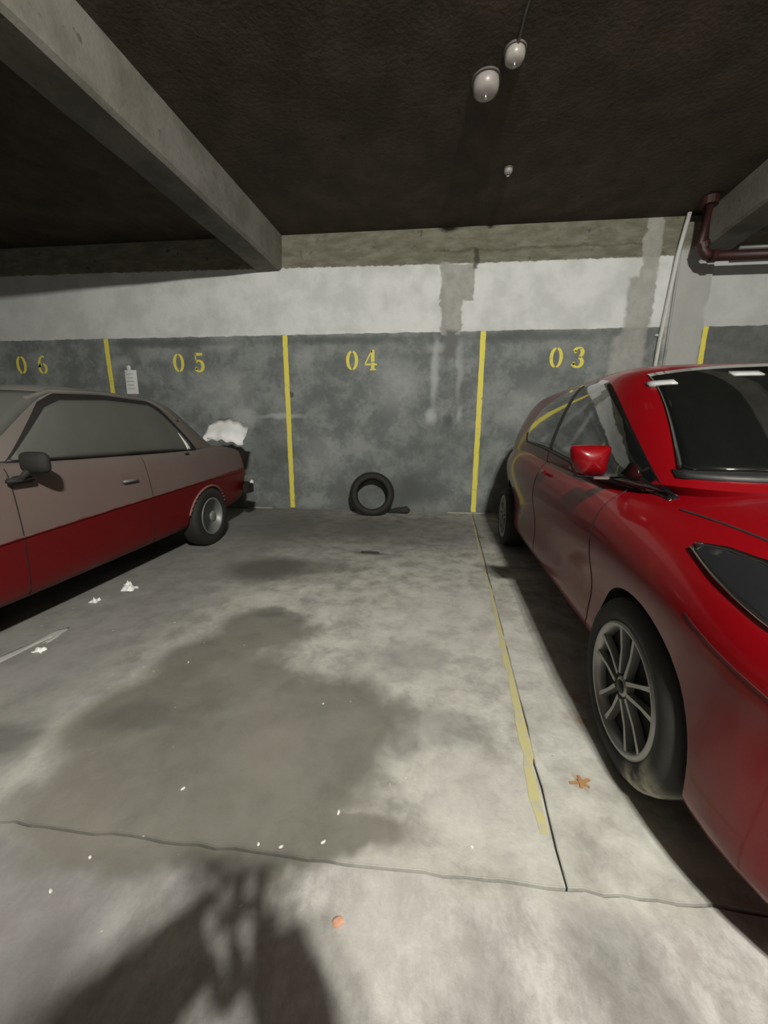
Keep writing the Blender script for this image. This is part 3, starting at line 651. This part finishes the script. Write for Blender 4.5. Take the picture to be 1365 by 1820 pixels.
for sd in (1, -1):
    ls = lambda a, b, sd=sd: L_.side(a, b, sd)
    wf = L_.sidepatch('window_frame', [(.06, .858), (1.56, .862)], [(.06, .875), (.31, 1.19), (.4, 1.235), (.8, 1.243), (1.13, 1.222), (1.235, 1.165), (1.525, .872)], .06, 1.525, GAP, sd, .003, parent=None, fn=interp)
    L_.sidepatch('side_window', lb, lt, .12, 1.50, DGLASS, sd, .006, fn=interp)
    L_.line('drip_rail', [(.16, 1.10), (.31, 1.215), (.4, 1.247), (.8, 1.252), (1.13, 1.232), (1.26, 1.18)], .012, DRED, ls, .014)
    L_.line('door_gap', [(1.58, .86), (1.60, .5), (1.58, .22)], .004, GAP, ls)
    L_.line('door_gap', [(.72, .86), (.72, .5), (.70, .22)], .004, GAP, ls)
    L_.line('crease_line', [(-.70, .608), (0, .602), (.9, .557), (1.8, .508), (2.6, .487)], .012, DRED, ls, .006)
    L_.line('arch_lip', [(.30 * math.cos(a) * 1.02, .235 + .30 * math.sin(a) * 1.02) for a in [math.radians(d) for d in range(18, 163, 8)]], .022, simple('dusty_arch_trim', (.20, .10, .09), .8), ls, .012)
    bm = bmesh.new(); p, n = L_.side(.90, .70, sd); box(bm, p + Vector((0, sd * .016, 0)), (.13, .02, .02), .007); bobj('door_handle', bm, STEEL, L_.root, True)
    bm = bmesh.new(); p, n = L_.side(.23, .84, sd); box(bm, p + Vector((0, sd * .012, 0)), (.05, .016, .014), .005); bobj('quarter_handle', bm, DDARK, L_.root, True)
    bm = bmesh.new(); bmesh.ops.create_icosphere(bm, subdivisions=3, radius=1)
    for v in bm.verts:
        x, y, z = v.co; k = (abs(y) ** 4 + abs(z) ** 4 + 1e-6) ** -.25 * math.sqrt(y * y + z * z); v.co = (1.53 + x * .035, sd * (LW + .055) + y * .075 * min(k, 1.3), .868 + z * .052 * min(k, 1.3))
    mm = bobj('side_mirror', bm, DDARK, L_.root, True)
    bm = bmesh.new(); tube(bm, [(1.54, sd * (LW + .03), .84), (1.56, sd * (LW + .01), .80), (1.56, sd * (LW - .04), .79)], .014, 10); box(bm, (1.565, sd * (LW - .0), .787), (.12, .03, .03), .008); bobj('mirror_stalk', bm, DDARK, mm, True)
lws = across(L_, 'windscreen', lambda a: .90, lambda a: 1.225, lambda t: .64 - .08 * t, DGLASS, 1, .005)
across(L_, 'rear_window', lambda a: .95, lambda a: 1.22, lambda t: .58 - .06 * t, DGLASS, -1, .005)
g_ = [[L_.side(.145 + .045 * (1 - k / 6) * i / 6 + .10 * k / 6 * .9, .872 + .13 * k / 6, 1) for k in range(7)] for i in range(7)]
L_.patch('quarter_trim_glint', g_, PAPER, .009, None, .001)  # white triangle painted for the reflective bit at the rear quarter
for d, x0 in ((-1, -.80), (1, 2.78)):
    bm = bmesh.new(); P = [(x0 - d * .16, -LW - .01, .42), (x0 - d * .03, -LW - .015, .42), (x0 + d * .05, -LW + .06, .42), (x0 + d * .065, 0, .42), (x0 + d * .05, LW - .06, .42), (x0 - d * .03, LW + .015, .42), (x0 - d * .16, LW + .01, .42)]
    L = []
    for i, p in enumerate(P):
        p = Vector(p); a = Vector(P[max(i - 1, 0)]); b = Vector(P[min(i + 1, len(P) - 1)]); t_ = (b - a).normalized(); q = Vector((t_.y, -t_.x, 0)) * .022
        L.append([bm.verts.new(p + q * a_ + Vector((0, 0, b_))) for a_, b_ in ((-1, -.05), (1, -.05), (1.4, 0), (1, .05), (-1, .05))])
    for a_, b_ in zip(L, L[1:]):
        for j in range(5): bm.faces.new((a_[j], a_[(j + 1) % 5], b_[(j + 1) % 5], b_[j]))
    bm.faces.new(L[0]); bm.faces.new(L[-1]); bp = bobj('bumper', bm, DDARK, L_.root)
    for sd in (1, -1):
        bm = bmesh.new(); box(bm, (x0 - d * .02, sd * (LW + .02), .475), (.06, .035, .05), .012); bobj('chrome_corner_glint', bm, PAPER, bp, True)  # bumper end coloured white to paint the highlight on its chrome
        g_ = [[L_.front(sd * (.5 + .22 * i / 6), .62 + .16 * k / 4, d) for k in range(5)] for i in range(7)]
        L_.patch('tail_lamp' if d < 0 else 'headlamp', g_, simple('dusty_lamp_lens', (.05, .012, .01) if d < 0 else (.3, .3, .28), .4), .012)
        if d < 0: L_.line('tail_lamp_side', [(-.775, .63), (-.775, .78)], .06, DDARK, lambda a, b, sd=sd: L_.side(a, b, sd), .008)
for uu, sd in ((0, 1), (2.2, 1), (0, -1), (2.2, -1)): wheel(L_, uu, sd, .0, .265, .165, .16, 'steel', TYRE)
bm = bmesh.new(); box(bm, (1.0, 0, .22), (2.9, 1.0, .08), .03); bobj('underbody', bm, WELL, L_.root)

# ------------------------------------------------------------------ the lone tyre at the wall
bm = bmesh.new(); RT = .275
prof = [(.185, .02), (.195, .0), (.225, -.008), (.25, .0), (.268, .02), (RT, .045), (RT, .115), (.268, .14), (.25, .16), (.225, .168), (.195, .16), (.185, .14), (.193, .13), (.225, .145), (.245, .13), (.25, .08), (.245, .03), (.225, .015), (.193, .03)]
lathe(bm, prof, 56, 'Y')
t = bobj('loose_tyre', bm, TYRE, None, True); t.rotation_euler = (-.20, 0, .12); t.location = (-.60, WALLY - .285, .272)
tag(t, 'worn black tyre leaning against the wall below number 04', 'tyre')
bm = bmesh.new()
for k in range(56):
    a = 2 * PI * k / 56
    for yy in (.045, .08, .115): box(bm, (math.cos(a) * (RT + .001), yy, math.sin(a) * (RT + .001)), (.008, .026, .022), 0, Matrix.Rotation(-a, 4, 'Y'))
o = bobj('tread_blocks', bm, TYRE, t); o['kind'] = 'stuff'
bm = bmesh.new(); tube(bm, [(0, 0, .0), (.02, 0, .02), (.05, .01, .045)], [.006, .006, .005], 8)
o = bobj('valve', bm, BLACK, t); o.location = (.19, .08, -.03)
bm = bmesh.new(); tube(bm, [(-.17, 0, .02), (-.08, .01, .035), (0, 0, .04), (.07, -.01, .05), (.1, 0, .04)], [.025, .035, .045, .05, .02], 12)
o = bobj('dark_rag', bm, simple('dark_cloth', (.03, .03, .03), .9), None, True); o.location = (-.24, WALLY - .11, .0); tag(o, 'small dark bundled rag on the floor right of the tyre', 'rag')

# ------------------------------------------------------------------ small things
def crumple(name, w, d, h, seed, mat, nx=16, ny=10):
    random.seed(seed); V = []; F = []; ph = [random.uniform(0, 6) for _ in range(6)]
    for i in range(nx + 1):
        for j in range(ny + 1):
            a = i / nx - .5; b = j / ny - .5
            z = h * (.5 + .5 * math.sin(7 * a + ph[0] + 3 * b) * math.cos(6 * b + ph[1]) + .35 * math.sin(15 * a + ph[2]) * math.sin(13 * b + ph[3])) * (1 - (2 * max(abs(a), abs(b))) ** 4 * .8)
            V.append((a * w * (1 + .15 * math.sin(9 * b + ph[4])), b * d * (1 + .15 * math.sin(8 * a + ph[5])), max(z, .0) + .001))
    n = len(V); V += [(x, y, max(z - .004, 0)) for x, y, z in V]
    I = lambda i, j: i * (ny + 1) + j
    for i in range(nx):
        for j in range(ny):
            q = [I(i, j), I(i + 1, j), I(i + 1, j + 1), I(i, j + 1)]; F.append(q); F.append([k + n for k in q[::-1]])
    ed = [I(i, 0) for i in range(nx + 1)] + [I(nx, j) for j in range(1, ny + 1)] + [I(i, ny) for i in range(nx - 1, -1, -1)] + [I(0, j) for j in range(ny - 1, 0, -1)]
    for a, b in zip(ed, ed[1:] + ed[:1]): F.append((a, b, b + n, a + n))
    return mobj(name, V, F, mat, None, True)
# folded white plastic piece on the boot of the old car: a curved shell with a lip
bm = bmesh.new(); N = 20; rows = []
for i in range(N + 1):
    t_ = i / N; a = -.5 + t_; row = []
    for (yy, zz) in ((-.11, .0), (-.10, .03), (-.06, .055), (0, .075), (.06, .10), (.11, .13), (.115, .122), (.06, .09), (0, .062), (-.06, .04), (-.09, .02), (-.10, -.002)):
        arch = .05 * (1 - (2 * a) ** 2)
        row.append(bm.verts.new((a * .40 + .01 * math.sin(9 * yy * 10), yy * (1 - .3 * abs(a)) + .02 * math.sin(7 * t_), zz + arch * (.4 + zz * 5) + .008 * math.sin(23 * t_ + yy * 30))))
    rows.append(row)
for a_, b_ in zip(rows, rows[1:]):
    for j in range(12): bm.faces.new((a_[j], a_[(j + 1) % 12], b_[(j + 1) % 12], b_[j]))
bm.faces.new(rows[0]); bm.faces.new(rows[-1])
t = bobj('plastic_cover', bm, PAPER, None, True); t.scale = (1, 1, 1.4); t.location = (-2.07, 3.80, .90); t.rotation_euler = (0.0, .12, .15)
tag(t, 'crumpled white plastic cover lying on the old saloon boot', 'plastic cover')
bm = bmesh.new(); box(bm, (0, -.075, .022), (.34, .02, .018), .006); bobj('lower_lip', bm, PAPER, t, True)
# notice on the wall
V = []; F = []
for i in range(9):
    for j in range(13): V.append((i / 8 * .165 - .08, -.004 - .012 * math.sin(i / 8 * PI) * (j / 12) - .006 * (1 - j / 12), j / 12 * .30 - .22))
for i in range(8):
    for j in range(12): F.append((i * 13 + j, (i + 1) * 13 + j, (i + 1) * 13 + j + 1, i * 13 + j + 1))
t = mobj('paper_notice', V, F, PAPER, None, True); t.location = (-3.83, WALLY, 1.72); tag(t, 'white paper notice stuck on the grey wall between 06 and 05', 'notice')
bm = bmesh.new(); bmesh.ops.create_uvsphere(bm, u_segments=14, v_segments=8, radius=1, matrix=Matrix.Translation((-.01, -.012, .105)) @ Matrix.Diagonal((.03, .01, .035, 1))); bobj('paper_hook', bm, PAPER, t, True)
bm = bmesh.new()
for k in range(5): box(bm, (0, -.020, .03 - k * .045), (.10 - .02 * (k % 2), .002, .008))
bobj('faint_print', bm, simple('faint_grey_print', (.55, .57, .55), .8), t)
# litter
for i, (x, y, w_, d_, h_, lab) in enumerate([(-1.885, 2.09, .075, .07, .035, 'largest white crumpled paper scrap beside the old saloon'), (-1.955, 2.16, .04, .035, .03, 'small white paper scrap just behind the largest scrap'),
        (-1.955, 1.90, .045, .04, .03, 'white paper scrap close to the old saloon sill, midway along'), (-1.77, 1.40, .05, .035, .02, 'white paper scrap on the floor nearest the left photo edge')]):
    o = crumple('paper_scrap', w_, d_, h_, i + 3, PAPER, 8, 6); o.location = (x, y, 0); tag(o, lab, 'paper', 'paper scraps by the old saloon')
for i, (x, y, w_, d_, rz) in enumerate([(-1.82, 1.53, .13, .03, -.9), (-1.86, 1.42, .34, .045, -1.25)]):
    o = crumple('paper_strip', w_, d_, .008, i + 23, simple('grey_dirty_paper', (.36, .36, .34), .8), 14, 4); o.location = (x, y, 0); o.rotation_euler = (0, 0, rz + PI / 2 + 1.1)
    tag(o, ['short pale torn strip lying by the saloon front wheel', 'long pale torn strip on the floor at the left photo edge'][i], 'paper')
def chip(name, x, y, s, mat, lab, cat, seed, group=None, flat=.5):
    random.seed(seed); bm = bmesh.new(); bmesh.ops.create_icosphere(bm, subdivisions=2, radius=1)
    for v in bm.verts: v.co = Vector((v.co.x * s[0], v.co.y * s[1], max(v.co.z, -.6) * s[2])) * random.uniform(.82, 1.15)
    mz = min(v.co.z for v in bm.verts)
    o = bobj(name, bm, mat, None, False); o.location = (x, y, -mz); o.rotation_euler = (0, 0, random.uniform(0, 3)); tag(o, lab, cat, group)
chip('brick_chip', -.151, .572, (.013, .011, .004), simple('terracotta', (.50, .27, .18), .8), 'small orange brick chip in the pale aisle floor', 'chip', 1)
PB = simple('white_pebble', (.62, .61, .57), .7)
pb = [(-.383, .70, 'white pebble at the slab joint above the head of the shadow'), (-.324, .70, 'white pebble at the slab joint, right above the shadow edge'), (-.222, .722, 'white pebble just beyond the slab joint, above the brick chip'), (-.777, .629, 'white pebble in front of the joint, left of the shadow'),
      (-.806, .558, 'white pebble nearest the lower left corner'), (-.664, .819, 'white pebble in the middle of the big stain'), (-.35, 1.2, 'white pebble in the right lobe of the stain'), (-1.02, 1.39, 'white pebble at the left rim of the stain'), (-.2, .80, 'white pebble at the right rim of the stain'), (.15, .75, 'white pebble beyond the joint left of the yellow line')]
for i, (x, y, lab) in enumerate(pb): chip('pebble', x, y, (.0045 + .0015 * (i % 3), .0035, .003), PB, lab, 'pebble', i + 40, 'white pebbles on the floor')
bm = bmesh.new()
for k in range(5):
    a = [.4, 1.5, 3.3, 4.4, 5.6][k]; ln = [.03, .022, .035, .02, .024][k]
    box(bm, (math.cos(a) * ln / 2, math.sin(a) * ln / 2, .002), (ln, .008, .003), 0, Matrix.Rotation(a, 4, 'Z'))
box(bm, (0, 0, .003), (.016, .014, .005))
o = bobj('dry_leaf', bm, simple('dry_leaf_brown', (.30, .17, .07), .8)); o.location = (.497, .963, 0); tag(o, 'dry brown leaf beside the front wheel of the red car', 'leaf')
bm = bmesh.new(); tube(bm, [(-.08, 0, .009), (0, .006, .011), (.08, -.004, .009)], [.007, .009, .006], 8)
o = bobj('dark_stick', bm, simple('dark_wood', (.05, .045, .04), .9), None, True); o.location = (-.42, 3.02, 0); tag(o, 'short dark stick on the floor in front of the tyre', 'stick')

# ------------------------------------------------------------------ the photographer, whose shadow falls on the floor
P = thing('person', 'person in dark clothes standing behind the view, casting the floor shadow', 'person', (0, -.53, 0))
J = {'pel': (0, 0, .80), 'sp': (0, 0, .95), 'ch': (0, .0, 1.12), 'nk': (0, .01, 1.27), 'hl': (.09, 0, .78), 'hr': (-.09, 0, .78), 'kl': (.10, .02, .44), 'kr': (-.10, .02, .44), 'al': (.11, -.01, .07), 'ar': (-.11, -.01, .07), 'tl': (.12, .13, .03), 'tr': (-.12, .13, .03),
     'sl': (.15, 0, 1.21), 'sr': (-.16, 0, 1.22), 'el': (.12, .30, .83), 'er': (-.22, .30, .87), 'wl': (-.005, .475, .92), 'wr': (-.10, .475, .925)}
RD = {'pel': .13, 'sp': .115, 'ch': .135, 'nk': .05, 'hl': .085, 'hr': .085, 'kl': .055, 'kr': .055, 'al': .04, 'ar': .04, 'tl': .03, 'tr': .03, 'sl': .055, 'sr': .055, 'el': .07, 'er': .07, 'wl': .05, 'wr': .05}
ED = [('pel', 'sp'), ('sp', 'ch'), ('ch', 'nk'), ('pel', 'hl'), ('pel', 'hr'), ('hl', 'kl'), ('hr', 'kr'), ('kl', 'al'), ('kr', 'ar'), ('al', 'tl'), ('ar', 'tr'), ('ch', 'sl'), ('ch', 'sr'), ('sl', 'el'), ('sr', 'er'), ('el', 'wl'), ('er', 'wr')]
SKIN = simple('skin', (.45, .28, .2), .6); CLOTH = simple('dark_clothes', (.05, .05, .06), .9); HAIR = simple('dark_hair', (.02, .015, .01), .7)
def skinned(name, J, RD, ED, root, mat, parent, lv=2):
    ks = list(J); me = bpy.data.meshes.new(name); me.from_pydata([J[k] for k in ks], [(ks.index(a), ks.index(b)) for a, b in ED], []); o = bpy.data.objects.new(name, me); C.objects.link(o)
    md = o.modifiers.new('sk', 'SKIN'); sv = me.skin_vertices[0].data
    for i, k in enumerate(ks): sv[i].radius = (RD[k], RD[k]); sv[i].use_root = (k == root)
    s2 = o.modifiers.new('ss', 'SUBSURF'); s2.levels = lv; s2.render_levels = lv; bpy.context.view_layer.update()
    m2 = evalmesh(o); bpy.data.objects.remove(o); m2.materials.clear(); m2.materials.append(mat); m2.polygons.foreach_set('use_smooth', [True] * len(m2.polygons))
    return link(bpy.data.objects.new(name, m2), parent)
skinned('clothed_body', J, RD, ED, 'pel', CLOTH, P)
def spl(P3, n=24):
    o = []
    for i in range(n + 1):
        t = i / n; a, b, c = [Vector(p[:3]) for p in P3]; o.append((a * (1 - t) ** 2 + b * 2 * t * (1 - t) + c * t * t))
    return o
for P3, rr in ((((-.15, .0, 1.19), (-.27, .28, .84), (-.085, .475, .925)), (.095, .085, .062)), (((.15, .0, 1.19), (.20, .26, .80), (.0, .475, .905)), (.095, .085, .062))):
    bm = bmesh.new(); tube(bm, spl(P3), [rr[0] + (rr[2] - rr[0]) * (i / 24) ** 1.6 + .004 * math.sin(i * 1.9) for i in range(25)], 20)
    bobj('jacket_sleeve', bm, CLOTH, P, True)
bm = bmesh.new(); bmesh.ops.create_icosphere(bm, subdivisions=4, radius=1)
for v in bm.verts:
    x, y, z = v.co; jaw = 1 - .28 * max(0, -z) ** 1.5
    v.co = (x * .072 * jaw, y * .09 * (1 - .12 * max(0, -z)) + (.012 * math.exp(-((x / .16) ** 2 + ((z + .1) / .22) ** 2)) if y > 0 else 0) - .004 * (math.exp(-(((abs(x) - .35) / .16) ** 2 + ((z - .08) / .12) ** 2)) if y > 0 else 0), z * .108)
hd = bobj('head', bm, SKIN, P, True); hd.location = (0, .03, 1.40); hd.rotation_euler = (-.25, 0, 0)
bm = bmesh.new(); bmesh.ops.create_icosphere(bm, subdivisions=4, radius=1)
for v in bm.verts:
    x, y, z = v.co; v.co = (x * .078, y * .092 - .012, max(z, -.35 - .4 * (y < -.1)) * .112 + .006)
for v in list(bm.verts):
    if v.co.y > .052 and v.co.z < .05: bm.verts.remove(v)
bobj('hair', bm, HAIR, hd, True)
for sx_ in (-1, 1):
    bm = bmesh.new(); bmesh.ops.create_uvsphere(bm, u_segments=10, v_segments=8, radius=.010, matrix=Matrix.Translation((sx_ * .027, .078, .008)))
    bobj('eye', bm, simple('eye_white', (.6, .6, .6), .3), hd, True)
    bm = bmesh.new(); bmesh.ops.create_uvsphere(bm, u_segments=10, v_segments=8, radius=1, matrix=Matrix.Translation((sx_ * .074, 0, -.005)) @ Matrix.Diagonal((.008, .018, .028, 1)))
    bobj('ear', bm, SKIN, hd, True)
bm = bmesh.new(); bmesh.ops.create_uvsphere(bm, u_segments=12, v_segments=8, radius=1, matrix=Matrix.Translation((0, .078, -.048)) @ Matrix.Diagonal((.022, .008, .006, 1))); bobj('mouth', bm, simple('lips', (.35, .12, .1), .6), hd, True)
for nm, wx, sg in (('hand', -.012, 1), ('hand', -.10, -1)):
    HJ = {'w': (0, 0, 0), 'p': (0, .04, 0), 'k0': (-.03, .07, .01), 'k1': (-.01, .078, .0), 'k2': (.012, .075, 0), 'k3': (.03, .066, 0)}
    HR = {'w': .022, 'p': .026, 'k0': .010, 'k1': .011, 'k2': .010, 'k3': .009}
    E_ = [('w', 'p')] + [('p', 'k%d' % i) for i in range(4)]
    for i, ln in enumerate((.030, .034, .031, .024)):
        k = HJ['k%d' % i]; HJ['m%d' % i] = (k[0] * .9, k[1] + ln * .7, k[2] + .012); HJ['t%d' % i] = (k[0] * .8 - .012 * sg, k[1] + ln, k[2] + .035)
        HR['m%d' % i] = .0085; HR['t%d' % i] = .007; E_ += [('k%d' % i, 'm%d' % i), ('m%d' % i, 't%d' % i)]
    HJ['th'] = (-.035 * sg, .03, .02); HJ['tt'] = (-.05 * sg, .05, .04); HR['th'] = .012; HR['tt'] = .009; E_ += [('w', 'th'), ('th', 'tt')]
    h_ = skinned(nm, HJ, HR, E_, 'w', SKIN, P); h_.location = (wx, .48, .94); h_.scale = (.95, .95, .95); h_.rotation_euler = (1.3, 0, 0)
bm = bmesh.new(); box(bm, (0, 0, 0), (.072, .008, .148), .004)
ph = bobj('mobile_phone', bm, BLACK); ph.matrix_world = Matrix.Translation(Vector((-.03, 0, CAMH - .08)) - f * .04) @ Matrix(((r2.x, f.x, u2.x, 0), (r2.y, f.y, u2.y, 0), (r2.z, f.z, u2.z, 0), (0, 0, 0, 1)))
tag(ph, 'black phone held up by the photographer behind the view', 'phone')
bm = bmesh.new(); box(bm, (-.02, -.0055, .055), (.03, .003, .03), .001); bobj('camera_bump', bm, GLASS, ph)
